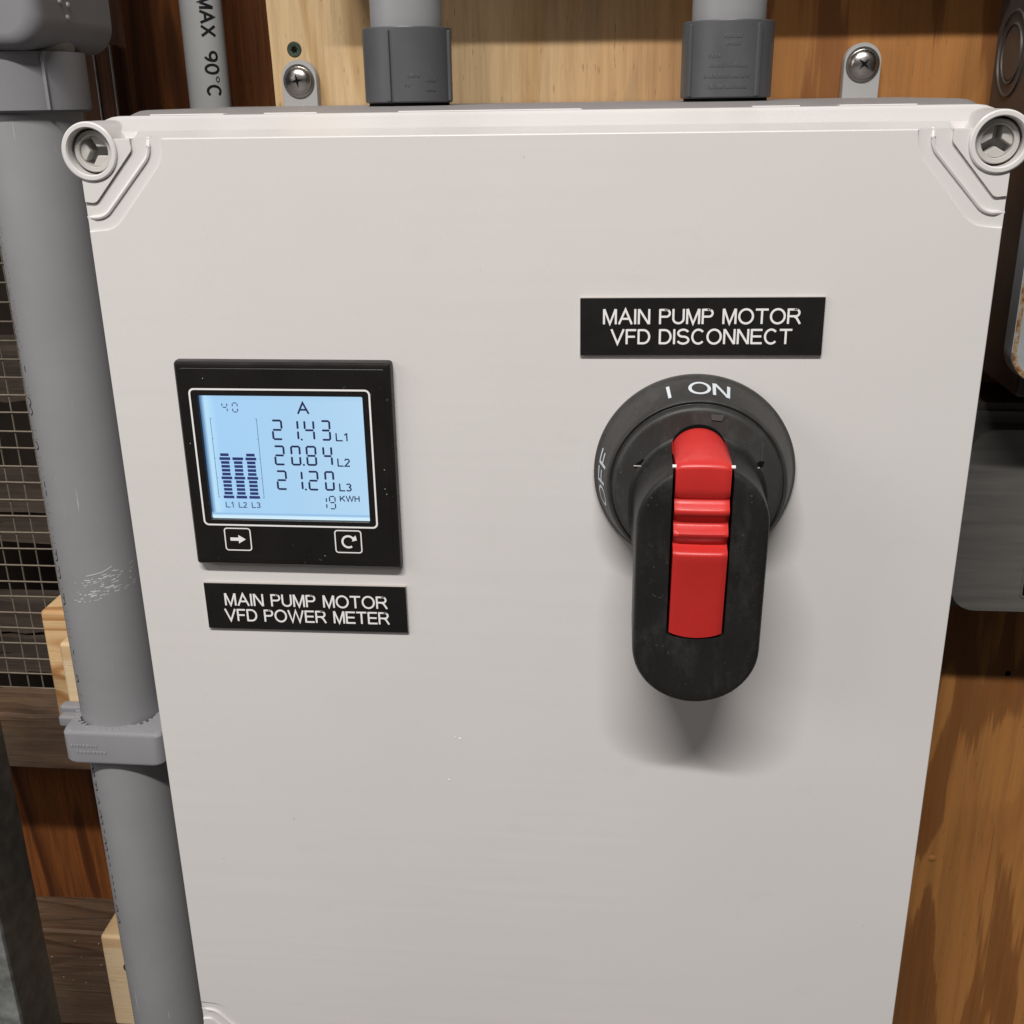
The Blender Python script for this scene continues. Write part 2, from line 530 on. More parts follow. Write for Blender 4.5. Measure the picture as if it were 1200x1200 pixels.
def glyphs():
    h = H
    g = {}
    w = .86
    g['M'] = (w, [[(h, 0), (h, 1)], [(w - h, 0), (w - h, 1)], [(h + .02, 1), (w / 2, .03), (w - h - .02, 1)]])
    w = .88
    g['A'] = (w, [[(h * .6, 0), (w / 2, .97), (w - h * .6, 0)], [(.2, .36), (w - .2, .36)]])
    g['I'] = (.14, [[(.07, 0), (.07, 1)]])
    w = .76
    g['N'] = (w, [[(h, 0), (h, 1)], [(w - h, 0), (w - h, 1)], [(h + .02, .98), (w - h - .02, .02)]])
    w = .72
    g['P'] = (w, [[(h, 0), (h, 1)], [(h, 1 - h)] + [(w - .27, 1 - h)] + arc(w - .28, .715, .22, .225, 90, -90) + [(h, .49)]])
    w = .76
    g['U'] = (w, [[(h, 1), (h, .38)] + arc(w / 2, .36, w / 2 - h, .36 - h, 180, 360) + [(w - h, 1)]])
    w = .96
    g['O'] = (w, [arc(w / 2, .5, w / 2 - h, .5 - h * .6, 0, 360, 32)])
    w = .78
    g['T'] = (w, [[(0, 1 - h), (w, 1 - h)], [(w / 2, 0), (w / 2, 1 - 2 * h)]])
    w = .84
    g['R'] = (w, [[(h, 0), (h, 1)], [(h, 1 - h), (w - .32, 1 - h)] + arc(w - .34, .72, .22, .22, 90, -90) + [(h, .5)], [(.42, .48), (.56, .40), (w - .05, 0)]])
    w = .86
    g['V'] = (w, [[(h * .6, 1), (w / 2, .03), (w - h * .6, 1)]])
    w = .66
    g['F'] = (w, [[(h, 0), (h, 1)], [(h, 1 - h), (w, 1 - h)], [(h, .5), (w - .07, .5)]])
    w = .80
    g['D'] = (w, [[(h, 0), (h, 1)], [(h, 1 - h), (.36, 1 - h)] + arc(.36, .5, w - .36 - h, .5 - h, 90, -90, 18) + [(h, h)]])
    w = 1.22
    g['W'] = (w, [[(h * .6, 1), (w * .27, .03), (w / 2, .97), (w * .73, .03), (w - h * .6, 1)]])
    w = .72
    g['E'] = (w, [[(h, 0), (h, 1)], [(h, 1 - h), (w, 1 - h)], [(h, .51), (w - .05, .51)], [(h, h), (w, h)]])
    w = .80
    g['S'] = (w, [arc(w / 2, .73, w / 2 - h * 1.3, .27 - h * .6, 20, 250, 16) + [(w / 2, .50)] + arc(w / 2, .27, w / 2 - h, .27 - h * .6, 80, -165, 18)])
    w = .88
    g['C'] = (w, [arc(w / 2 + .02, .5, w / 2 - h, .5 - h * .6, 42, 318, 26)])
    w = .66
    g['L'] = (w, [[(h, 1), (h, 0)], [(h, h), (w, h)]])
    w = .82
    g['K'] = (w, [[(h, 0), (h, 1)], [(w - .07, 1), (h, .36)], [(.30, .58), (w - .04, 0)]])
    w = .76
    g['H'] = (w, [[(h, 0), (h, 1)], [(w - h, 0), (w - h, 1)], [(h, .52), (w - h, .52)]])
    w = .80
    g['X'] = (w, [[(.05, 1), (w - .05, 0)], [(w - .05, 1), (.05, 0)]])
    w = .62
    g['0'] = (w, [arc(w / 2, .5, w / 2 - h, .5 - h * .6, 0, 360, 28)])
    g['1'] = (.40, [[(.28, 0), (.28, 1)], [(.30, .97), (.05, .76)]])
    g['2'] = (w, [arc(w / 2, .71, w / 2 - h, .29 - h, 170, -20, 14) + [(h, h), (w, h)]])
    g['3'] = (w, [arc(w / 2 - .02, .74, w / 2 - h, .26 - h, 150, -85, 12), arc(w / 2 - .02, .28, w / 2 - h + .02, .28 - h, 85, -155, 14)])
    g['9'] = (w, [arc(w / 2, .68, w / 2 - h, .32 - h, 0, 360, 24), arc(w / 2 - .06, .62, w / 2 + .06 - h, .62 - h, 10, -75, 12)])
    g['°'] = (.34, [arc(.17, .85, .12, .12, 0, 360, 18)])
    g[' '] = (.36, [])
    return g


G = glyphs()


def strip(mb, pts, w, fn, lift):
    """a flat stroke of width w along pts; fn maps (u, v, lift) to space"""
    if len(pts) < 2:
        return
    P = [Vector((p[0], p[1])) for p in pts]
    Q = [P[0]]
    for p in P[1:]:
        if (p - Q[-1]).length > 1e-5:
            Q.append(p)
    P = Q
    closed = (P[0] - P[-1]).length < 1e-3
    L, Rr = [], []
    n = len(P)
    for i in range(n):
        if closed:
            d1 = (P[i] - P[i - 1 if i else n - 2]).normalized()
            d2 = (P[(i + 1) if i < n - 1 else 1] - P[i]).normalized()
        else:
            d1 = (P[i] - P[i - 1]).normalized() if i else (P[1] - P[0]).normalized()
            d2 = (P[i + 1] - P[i]).normalized() if i < n - 1 else d1
        n1, n2 = Vector((-d1.y, d1.x)), Vector((-d2.y, d2.x))
        b = n1 + n2
        b = b.normalized() if b.length > 1e-6 else n1
        k = 1 / max(b.dot(n1), 0.42)
        L.append(P[i] + b * (w / 2 * k))
        Rr.append(P[i] - b * (w / 2 * k))
    vs = [fn(p.x, p.y, lift) for p in L] + [fn(p.x, p.y, lift) for p in Rr]
    mb.add(vs, [(n + i, n + i + 1, i + 1, i) for i in range(n - 1)])


def resample(pts, step):
    out = [pts[0]]
    for a, b in zip(pts, pts[1:]):
        d = math.hypot(b[0] - a[0], b[1] - a[1])
        k = max(1, int(d / step))
        out += [(a[0] + (b[0] - a[0]) * i / k, a[1] + (b[1] - a[1]) * i / k) for i in range(1, k + 1)]
    return out


def text(mb, s, x0, x1, z0, cap, fn, stroke=None, gap=.13, step=None):
    tot = sum(G[c][0] for c in s) + gap * (len(s) - 1)
    sx = (x1 - x0) / tot
    stroke = stroke or 0.125 * cap
    x = 0.0
    k = 0
    for c in s:
        gw, strokes = G[c]
        for st in strokes:
            pts = [(x0 + (x + px) * sx, z0 + pz * cap) for px, pz in st]
            if step:
                pts = resample(pts, step)
            strip(mb, pts, stroke, fn, 0.006 * (k % 4))
            k += 1
        x += gw + gap
    return mb


def flat(y):
    return lambda u, v, l: (u, y - l, v)


# ================================================================== THE SETTING
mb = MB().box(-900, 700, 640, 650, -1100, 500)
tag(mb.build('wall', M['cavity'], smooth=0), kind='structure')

# stained plywood siding on the far face of the girts
t = thing('plywood_siding', (-300, 300, -520), 'red brown stained plywood siding low behind the grey conduit, between two girts', 'plywood', 'stained plywood siding')
MB().box(-560, -140, 300, 312, -1000, -450).build('sheet', M['redply'], t, 0)
t = thing('plywood_siding', (-300, 300, 100), 'red brown stained plywood siding at the top left behind the thin printed pipe', 'plywood', 'stained plywood siding')
MB().box(-300, -130, 300.5, 312, -60, 300).build('sheet', M['redply'], t, 0)

# backing board the enclosure is screwed to
def wavy_board():
    m = MB()
    pts = []
    for i in range(0, 41):
        z = -760 + i * 26.5
        pts.append((-155.5 + 0.012 * -(z) + random.uniform(-.5, .5), z))
    poly = [(420, -760), (420, 300)] + pts[::-1]
    return m.prism(poly, 180, 198, 0.4, 1)


t = thing('plywood_board', (0, 198, -300), 'pale plywood backing board behind the white enclosure, orange brown to the right', 'plywood')
wavy_board().build('board', M['ply'], t, 0)
k = MB().lathe([(0, 179.3), (1.6, 179.4), (2.6, 179.9), (3.2, 180.2)], (257, -474), n=14)
k.build('knot', M['ply'], t)
MB().lathe([(1.9, 179.85), (0.0, 179.85)], (287, -331), n=12).build('nail_hole', M['void'], t)

# post, girts and old boards
t = thing('wooden_post', (-285, 230, 0), 'dark brown wooden post with a knot, between thick and thin conduits', 'post')
MB().box(-330, -253, 216, 254, -70, 320, 1.5).build('post_timber', M['post'], t)
MB().lathe([(0, 215.4), (2.5, 215.5), (3.6, 215.95)], (-262, 38), n=16).build('knot', M['void'], t)
t = thing('steel_strip', (-263, 205, 0), 'narrow dark steel strip with bright edges, right of the thick conduit hub', 'metal strip')
MB().box(-268.5, -257.5, 204, 215, -60, 46, .8).build('web', M['post'], t)
for x in (-268.4, -258.2):
    MB().box(x - .5, x + .5, 203.2, 206, -60, 46, .3).build('edge', M['galv_pale'], t)

def girt(name, z0, z1, label):
    t = thing(name, (-380, 217, z0), label, 'beam', 'horizontal timber girts')
    m = MB()
    # slightly uneven sawn timber
    loops = []
    for i in range(22):
        x = -560 + i * 20
        j = lambda s: random.uniform(-s, s)
        r = 2.0
        y0, y1, a, b = 198 + j(.6), 236, z0 + j(.6), z1 + j(.6)
        loops.append([(x, y0 + r, a), (x, y1, a), (x, y1, b), (x, y0 + r, b), (x, y0, b - r), (x, y0, a + r)])
    m.loft(loops)
    m.build('timber', M['girt'], t, 30)
    return t


girt('timber_girt', -446, -399.5, 'weathered timber girt behind the pipe strap, under the wire mesh')
g2 = girt('timber_girt', -690, -594, 'weathered timber girt with white paint flecks at the bottom left')
for k in range(16):
    x, z = random.uniform(-420, -330), random.uniform(-655, -600)
    w, hh = random.uniform(.4, 1.2), random.uniform(.3, .8)
    MB().prism([(x, z), (x + w, z + .2), (x + w * .8, z + hh), (x + .1, z + hh * .8)], 197.0, 198.0).build('paint_fleck', M['label_core'], g2, 0)
for (x, z, dx, dz) in ((-344, -607, 3, 6), (-350, -648, 6, 4)):
    m = MB()
    strip(m, [(x, z), (x + dx * .7, z + dz)], .9, flat(196.9), 0)
    strip(m, [(x + dx * .2, z), (x + dx * 1.3, z + dz * .3)], .8, flat(196.8), 0)
    m.build('paint_scrape', M['label_core'], g2, 0)

def old_board(z0, z1, y, label, tilt=0.0):
    m = MB()
    loops = []
    for i in range(31):
        x = -640 + i * 14
        j = lambda s: random.uniform(-s, s)
        o = tilt * (x + 420)
        loops.append([(x, y + j(.8), z0 + o + j(1.2)), (x, y + 30, z0 + o), (x, y + 30, z1 + o), (x, y + j(.8), z1 + o + j(1.2))])
    m.loft(loops)
    o = m.build('old_board', M['oldboard'], None, 30, (-420, y, z0))
    return tag(o, label, 'board', 'old boards behind the wire mesh')


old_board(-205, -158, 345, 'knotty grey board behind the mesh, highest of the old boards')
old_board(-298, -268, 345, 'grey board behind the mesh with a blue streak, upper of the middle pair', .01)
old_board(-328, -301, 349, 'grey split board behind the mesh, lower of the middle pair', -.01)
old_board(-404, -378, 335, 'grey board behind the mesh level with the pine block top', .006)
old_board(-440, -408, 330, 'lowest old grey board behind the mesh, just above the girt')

# dry leaf caught at the foot of the mesh
t = thing('dry_leaf', (-438, 234, -392), 'small orange brown dry leaf lying on the girt at the foot of the mesh', 'leaf')
m = MB()
lv = []
for i in range(9):
    k = i / 8
    w = 5.0 * math.sin(math.pi * min(1, k * .9 + .1)) + .3
    for q in (-1, 0, 1):
        lv.append((-446 + 24 * k, 228 + 2.5 * q * (1 - k), -396.5 + 5 * k + w * .5 * q + 2.2 * (q * q) + 2 * math.sin(3 * k)))
m.add(lv, [(i * 3 + q, (i + 1) * 3 + q, (i + 1) * 3 + q + 1, i * 3 + q + 1) for i in range(8) for q in (0, 1)])
m.build('blade', wood('dry_leaf_brown', (0.36, 0.13, 0.05), (0.20, 0.07, 0.03), 'X', 6, 60, .3, .2, .7), t, 60)

# hardware cloth
t = thing('wire_mesh', (-380, 240, -240), 'square rusty wire mesh over the dark opening left of the conduit', 'wire mesh')
hw = MB().tube((-560, 240, 0), (-228, 240, 0), .62)
vw = MB().tube((0, 241.1, -425), (0, 241.1, -20), .58)
hm = vm = None
for i in range(30):
    z = -32 - i * 12.75 + random.uniform(-.5, .5)
    if hm is None:
        o = hw.build('wire', M['wire'], t)
        hm = o.data
        o0 = o
    else:
        o = bpy.data.objects.new('wire', hm)
        COL.objects.link(o)
        o.parent = t
    o.location = (0, random.uniform(-.4, .4) * S, z * S)
    o.rotation_euler = (0, random.uniform(-.006, .006), random.uniform(-.004, .004))
for i in range(22):
    x = -520 + i * 12.75 + random.uniform(-.4, .4)
    if vm is None:
        o = vw.build('wire', M['wire'], t)
        vm = o.data
    else:
        o = bpy.data.objects.new('wire', vm)
        COL.objects.link(o)
        o.parent = t
    o.location = (x * S, random.uniform(-.3, .3) * S, 0)
    o.rotation_euler = (0, random.uniform(-.006, .006), 0)

# strut channel at the lower left edge
t = thing('strut_channel', (-352, 66, -700), 'grey galvanised steel strut channel at the lower left edge', 'steel channel')
MB().box(-371, -330, 48, 88, -760, -250, 2.0).build('channel', M['strut'], t)
MB().box(-371.5, -331.2, 47.0, 49.5, -760, -402, .8).build('lip', M['galv_pale'], t)

# pine stand-off blocks
def block(x0, x1, y0, y1, z0, z1, mat, label, screws=()):
    t = thing('pine_block', ((x0 + x1) / 2, y1, z0), label, 'wood block', 'pine stand-off blocks')
    MB().box(x0, x1, y0, y1, z0, z1, 2.6, 3).build('timber', M[mat], t)
    for (sx, sz) in screws:
        s = MB().lathe([(0, y0 + .6), (2.2, y0 + .5), (2.4, y0 - .5), (4.4, y0 - .5), (4.7, y0 + .2)], (sx, sz), n=16)
        s.build('screw', M['green_screw'], t)
    return t


block(-336, -226, 158.5, 197.5, -382, -296, 'pine', 'coarse grained pine block behind the pipe strap, rear of the two')
block(-305, -222, 120.5, 158, -386, -299, 'pine_pale', 'smooth pale pine block between the strap and the coarse grained block')
block(-335, -226, 158.5, 197.5, -646, -561, 'pine_pale', 'pale pine block with green screws low behind the conduit', ((-316, -589), (-314, -627)))

# ================================================================== THICK CONDUIT
PX, PY, PR = -251.0, 88.0, 24.15
t = thing('thick_conduit', (PX, PY, -700), 'thick grey plastic conduit running down the left side of the enclosure', 'conduit')
MB().lathe([(PR, -760), (PR, 60)], (PX, PY), 'Z', 72).build('pipe', M['pvc'], t)
m = MB().lathe([(PR, 10.4), (27.4, 10.4), (28.5, 11.4), (28.5, 37), (25, 37.2)], (PX, PY), 'Z', 72)
m.box(PX + 19.5, PX + 21.0, PY - 21.5, PY - 19.0, 11.5, 37)
m.build('hub', M['pvc_fit'], t)
b = MB().loft([[(x, y, z) for x, z in rrect(-345 + g, -223 - g, 37.2 + g, 250 - g, 14 - g * .6, 8)] for g, y in ((7, 52.8), (4.6, 53.2), (2.5, 54.3), (1.0, 56.2), (.25, 58.6), (0, 61.5), (0, 130))])
body = b.build('conduit_body', M['pvc_fit'], t)
for (y, z) in ((76, 58.5), (84, 57.5), (82, 52.0)):
    MB().lathe([(0, -221.9), (1.0, -222.2), (1.4, -223.2)], (y, z), 'X', 12).build('bump', M['pvc_pale'], body)


def pipe_map(cx, cy, r, a_c):
    """u around the pipe, v along it; a_c centre angle from -Y towards -X"""
    def fn(u, v, l):
        a = math.radians(-90) - a_c + u / r
        return (cx + (r + .06 + l) * math.cos(a), cy + (r + .06 + l) * math.sin(a), v)
    return fn


# printed line on the pipe, seen only at its left limb
pm = MB()
fn = pipe_map(PX, PY, PR, math.radians(43))
k = 0
z = -34.0
while z > -104:
    strip(pm, [(-5.5, z), (random.choice((-1.0, .5, 2.2, 2.4)), z - .4)], .75, fn, .004 * (k % 3))
    z -= random.choice((1.7, 2.0, 2.6, 3.3))
    k += 1
z = -112.0
while z > -470:
    kind = random.randrange(4)
    if not (-345 < z < -316):
        if kind == 0:
            strip(pm, resample(arc(-1, z, 2.9, 2.2, 90, -90, 8), 1), .75, fn, .0)
        elif kind == 1:
            strip(pm, [(-4, z), (2, z - 1.2), (-4, z - 2.6)], .75, fn, .004)
        elif kind == 2:
            strip(pm, [(-4, z), (2.0, z)], .75, fn, .008)
            strip(pm, [(1.7, z), (1.7, z - 3)], .75, fn, .0)
        else:
            strip(pm, [(-4, z), (1.8, z - 2.5)], .75, fn, .004)
    z -= random.choice((5.0, 5.0, 5.5, 9.0))
tag(pm.build('printed_line', M['print'], t, 0), kind='stuff')
# scuff around the pipe
sm = MB()
fn = pipe_map(PX, PY, PR, math.radians(-20))
for k in range(90):
    u = random.gauss(4, 9)
    zc = -233 + random.choice((-1, 1)) * random.uniform(0, 7) - .12 * (u - 4) * -1
    ln = random.uniform(.5, 3.2)
    strip(sm, resample([(u, zc + (u - 4) * .10), (u + ln, zc + (u + ln - 4) * .10 + random.uniform(-.3, .3))], .8), random.uniform(.18, .5), fn, .004 * (k % 4))
for (u0, u1, zc) in ((-6, 8, -226),):
    strip(sm, resample([(u0, zc - 1), (u0 * .4 + u1 * .6, zc + .5), (u1, zc + 3)], .9), .4, fn, .012)
tag(sm.build('scuff', M['scuff'], t, 0), kind='stuff')

# strap holding it
t = thing('pipe_strap', (-246.5, 120, -344), 'grey plastic pipe strap with toothed opening clamped around the thick conduit', 'pipe strap')


def strap_loop(z, grow):
    o = rrect(-276.5 - grow, -216.5 + grow, 57.5 - grow, 112, 6.5, 5)
    return [(x, y, z) for x, y in o]


def circ_loop(z, r, n):
    # same count as strap_loop, starting in the same direction
    out = []
    for (x, y, zz) in strap_loop(z, 0):
        a = math.atan2(y - PY, x - PX)
        out.append((PX + r * math.cos(a), PY + r * math.sin(a), z))
    return out


n_ = 0
m = MB()
m.loft([circ_loop(-321.8, 27.3, n_), strap_loop(-321.8, -2.4), strap_loop(-322.5, -.9), strap_loop(-324.2, 0), strap_loop(-341, 0), strap_loop(-342.8, -.9), strap_loop(-343.4, -2.4), circ_loop(-343.4, 27.3, n_), circ_loop(-321.8, 27.3, n_)], False, False)
clamp = m.build('clamp', M['pvc_strap'], t)
tooth = None
for i in range(44):
    a = 2 * math.pi * i / 44
    if tooth is None:
        o = MB().box(-.75, .75, -1.9, .6, -6, 0, .2, 1).build('tooth', M['pvc_strap'], clamp)
        o['_o'] = (0, 0, 0)
        # vertices are relative to the thing's origin: move them back
        for v in o.data.vertices:
            v.co += Vector(t['_o']) * S
        tooth = o.data
    else:
        o = bpy.data.objects.new('tooth', tooth)
        COL.objects.link(o)
        o.parent = clamp
    p = Vector((PX + 25.6 * math.sin(a), PY - 25.6 * math.cos(a), -321.6)) - Vector(t['_o'])
    o.location = p * S
    o.rotation_euler = (0, 0, a)
MB().lathe([(24.3, -323.4), (27.4, -323.4)], (PX, PY), 'Z', 48).build('gap', M['void'], t, 0)
e = MB()
for r_, (x0, x1, zz) in enumerate(((-271, -256, -331), (-268, -251, -335.2))):
    x = x0
    while x < x1:
        w = random.uniform(.8, 1.7)
        e.box(x, x + w, 57.2, 57.8, zz - .9, zz + .9, .15, 1)
        x += w + .6
e.build('embossing', M['pvc_strap'], clamp)
MB().box(-307, -195, 112, 120, -351, -342.5 + 4, 2.2, 3).build('foot', M['pvc_strap'], t)
MB().box(-304, -198, 104, 111.5, -349, -341, 2.0, 3).build('foot_rib', M['pvc_strap'], t)

# ================================================================== THIN PRINTED PIPE
TX, TY, TR = -205.6, 215.0, 12.0
t = thing('thin_pipe', (TX, TY, -60), 'thin pale grey pipe printed MAX 90°C behind the top left of the enclosure', 'pipe')
MB().lathe([(TR, -70), (TR, 300)], (TX, TY), 'Z', 48).build('pipe', M['pvc_pale'], t)
pm = MB()
base_fn = pipe_map(TX, TY, TR, math.radians(-35))


def down_fn(u, v, l):       # text running downwards: its u axis is -Z, its v axis points to +X
    return base_fn(v, -u, l)


def flip_fn(u, v, l):
    return base_fn(v, -u, l)


text(pm, 'MAX', -70.5, -49.2, -4.2, 7.9, flip_fn, 1.5, step=.8)
text(pm, '90', -41.6, -29.2, -4.2, 7.9, flip_fn, 1.5, step=.8)
text(pm, '°', -28.4, -24.4, -4.2, 7.9, flip_fn, .6, step=.8)
text(pm, 'C', -23.4, -17.0, -4.2, 7.9, flip_fn, 1.5, step=.8)
text(pm, 'U', -8.6, -2.6, -4.2, 7.9, flip_fn, 1.5, step=.8)
pm.build('lettering', M['print'], t, 0)

# ================================================================== ENCLOSURE
HW, HT = 187.4, 494.0
enc = thing('enclosure', (0, 180, -HT - 12), 'large white plastic electrical enclosure filling the picture, lid screwed at the corners', 'enclosure')


def outline(d, y, r):
    return [(x, y, z) for x, z in rrect(-HW - d, HW + d, -HT - d, d, r, 7)]


def cham(d, y, c):
    x, t_, b = HW + d, d, -HT - d
    return [(p[0], y, p[1]) for p in [(x - c, b), (x, b + c), (x, t_ - c), (x - c, t_), (-x + c, t_), (-x, t_ - c), (-x, b + c), (-x + c, b)]]


m = MB()
for sx in (-1, 1):
    pass
m.loft([outline(4.6, 40.2, 15), outline(7.2, 40.2, 15), outline(8.6, 50, 15), outline(10.7, 66, 15), outline(11.1, 150, 14), outline(11.3, 172, 14), outline(11.4, 178.4, 14)], False, True)
base = m.build('base', M['base'], enc)
# raised lip segments on the top of the base, seen edge on
for (x0, x1) in ((-172, -138), (-120, -96), (-60, 20), (92, 112), (128, 160)):
    MB().box(x0, x1, 41.5, 47.5, 6.0, 8.95, .3, 1).build('lip_segment', M['lid'], enc)

lid = MB()
# flared skirt of the lid
lid.loft([cham(.15, 1.0, 24.5), cham(.5, 3.0, 24.5), cham(2.6, 12.0, 24.5)], True, False)
lid.loft([outline(2.6, 12.0, 8), outline(3.2, 14, 9), outline(6.8, 25, 13), outline(7.6, 28, 14), outline(8.3, 29.0, 15), outline(8.5, 30, 15), outline(8.5, 38.6, 15), outline(8.1, 39.4, 15), outline(4, 39.4, 15)], True, False)


def corner(pts, sx, top):
    """corner coordinates (a along the top/bottom edge, b along the side) to XZ"""
    return [(sx * (HW - a), (-b if top else -HT + b)) for a, b in pts]


step = fillet([(36, 0), (36, 8.5), (11.5, 37), (0, 37)], [13, 13])
ridge = fillet([(30.2, .15), (30.2, 6.5), (7.5, 31.5), (.15, 31.5)], [9, 9])
plat = fillet([(23, 0), (23, 4.6), (4.8, 25.4), (0, 25.4)], [3.2, 3.2])
BC, BR, BO = (5.2, 4.9), 9.3, 11.9
# plateau outline with the bore of the boss left out
pa = plat[:]
a_left = math.acos((0 - BC[0]) / BR)        # where the circle meets a = 0
a_top = math.asin((0 - BC[1]) / BR)         # where it meets b = 0
notch = [(BC[0] + BR * math.cos(a), BC[1] + BR * math.sin(a)) for a in [a_left + (a_top - a_left) * i / 20 for i in range(21)]]
plat_poly = pa + notch
panel = []
for (sx, top, rev) in ((1, False, True), (1, True, False), (-1, True, True), (-1, False, False)):
    c = corner(step, sx, top)
    panel += c[::-1] if not rev else c
panel_cc = panel
# make sure it runs counter-clockwise


def ccw(p):
    a = sum(p[i][0] * p[(i + 1) % len(p)][1] - p[(i + 1) % len(p)][0] * p[i][1] for i in range(len(p)))
    return p if a > 0 else p[::-1]


lid.prism(ccw(panel), 0.0, 1.6, .55, 3)
for sx in (-1, 1):
    for top in (True, False):
        lid.prism(ccw(corner(plat_poly, sx, top)), -.15, 13, .35, 2)
        rp = corner(ridge, sx, top)
        (x0_, z0_), (x1_, z1_) = rp[0], rp[-1]
        oz, ox = (.35 if top else -.35), (.35 if sx > 0 else -.35)
        lid.path([(x0_, 4.0, z0_ + oz)] + [(x0_, 2.0, z0_ + oz * .4)] + [(x, .85, z) for x, z in rp[1:-1]] + [(x1_ + ox * .4, 2.0, z1_), (x1_ + ox, 4.0, z1_)], .95, 8)
        cx, cz = corner([BC], sx, top)[0]
        lid.lathe([(BR, 14.0), (BR, -.6), (BR + .5, -1.3), (BO - .7, -1.3), (BO - .15, -.9), (BO, -.2), (BO, 34)], (cx, cz), 'Y', 56)
lido = lid.build('lid', M['lid'], enc, 32)
for sx in (-1, 1):
    for top in (True, False):
        cx, cz = corner([BC], sx, top)[0]
        s = MB().lathe([(8.4, 11.5), (8.4, 3.6), (8.0, 3.1), (6.5, 3.1), (6.2, 3.5), (6.0, 13.2), (0, 13.3)], (cx, cz), 'Y', 40)
        for a in (28, 148, 270) if sx > 0 else (-62, 60, 178):
            c0 = Vector((cx + 2.0 * math.cos(math.radians(a)), cz + 2.0 * math.sin(math.radians(a))))
            sec = [tuple(c0)] + [(cx + 6.0 * math.cos(math.radians(a + q)) , cz + 6.0 * math.sin(math.radians(a + q))) for q in range(-44, 45, 8)]
            s.prism(ccw(sec), 4.6, 13.4, .5, 2)
        so = s.build('lid_screw', M['screw_plastic'], lido)
# glints on the lid, put in as tiny raised white specks
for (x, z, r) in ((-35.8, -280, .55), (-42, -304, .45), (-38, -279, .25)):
    MB().lathe([(0, -.32), (r * .6, -.26), (r, .02)], (x, z), n=12).build('glint_speck', M['white_print'], lido)


def pan_screw(x, z, y, parent, r=7.4, rot=0.0, name='screw'):
    s = MB().lathe([(0, y - 3.9), (r * .45, y - 3.7), (r * .72, y - 3.0), (r * .9, y - 2.0), (r * .97, y - 1.0), (r * 1.0, y), (r * .9, y + .1)], (x, z), 'Y', 36)
    so = s.build(name, M['steel'], parent)
    c = MB()
    for q in (0, 1):
        a = rot + q * math.pi / 2
        d = Vector((math.cos(a), math.sin(a)))
        n = Vector((-d.y, d.x))
        L, W = r * .48, r * .11
        P = Vector((x, z))
        c.prism(ccw([tuple(P + d * L + n * W * .5), tuple(P - d * L + n * W * .5), tuple(P - d * L - n * W * .5), tuple(P + d * L - n * W * .5)]) if False else
                ccw([tuple(P + d * L), tuple(P + n * W), tuple(P - d * L), tuple(P - n * W)]), y - 3.98 - .02 * q, y - 3.0)
    c.build('cross_recess', M['void'], so, 0)
    return so


def foot(x, zt, w, rot):
    poly = [(x - w / 2, -20), (x + w / 2, -20)] + arc(x, zt - w / 2, w / 2, w / 2, 0, 180, 20)
    f = MB().prism(poly, 172.5, 179.2, .8, 2).build('mounting_foot', M['tab'], enc)
    MB().lathe([(8.6, 172.3), (8.6, 171.7), (7.2, 171.6)], (x, zt - w / 2 - 1.2), 'Y', 32).build('washer', M['steel'], f)
    # the screw is a sub-part of the foot
    pan_screw(x, zt - w / 2 - 1.2, 171.8, f, 7.4, rot)
    return f


foot(-139.2, 35.0, 19.2, math.radians(10))
foot(161.8, 38.2, 18.6, math.radians(48))

# deck screw in the backing board
t = thing('deck_screw', (-142.6, 180, 40.5), 'small dark green star drive screw in the pale plywood above the left tab', 'screw')
MB().lathe([(0, 180.4), (1.3, 180.3), (1.6, 179.6), (3.6, 179.5), (4.1, 179.9), (4.1, 180.1)], (-142.6, 40.5), 'Y', 24).build('screw_head', M['green_screw'], t)
star = []
for i in range(12):
    a = math.radians(30 * i + 8)
    r = 2.2 if i % 2 == 0 else 1.25
    star.append((-142.6 + r * math.cos(a), 40.5 + r * math.sin(a)))
MB().prism(star, 179.45, 180.0).build('star_recess', M['void'], t, 0)

# ------------------------------------------------------------------ conduits entering the top
def conduit(x, ribs, label):
    y = 95.0
    t = thing('top_conduit', (x, y, 12), label, 'conduit', 'conduits entering the top of the enclosure')
    MB().lathe([(16.7, 14), (16.7, 330)], (x, y), 'Z', 48).build('pipe', M['pvc'], t)
    m = MB().lathe([(17, 12.2), (20.2, 12.2), (20.8, 12.8), (20.9, 44), (20.5, 44.8), (17.4, 45.0), (16.7, 44)], (x, y), 'Z', 56)
    c = m.build('coupling', M['pvc_dark'], t)
    for a in ribs:
        a = math.radians(a - 90)
        r = MB().box(-1.1, 1.1, -1.3, 1.0, 0, 30.5, .5, 2)
        q = Matrix.Rotation(a + math.pi / 2, 4, 'Z')
        r.v = [tuple(q @ Vector(p) + Vector((x + 20.9 * math.cos(a), y + 20.9 * math.sin(a), 12.9))) for p in r.v]
        r.build('rib', M['pvc_dark'], c)
    MB().lathe([(15, 8.5), (19.2, 8.5), (19.2, 12.3)], (x, y), 'Z', 40).build('gasket', M['void'], t)
    return t, c


t1, c1 = conduit(-64.3, (-15, 75, 165, 255), 'grey conduit and dark coupling entering the enclosure top, nearer the thin pipe')
t2, c2 = conduit(85.0, (35, 125, 215, -55), 'grey conduit and dark coupling above the rotary handle side of the enclosure')


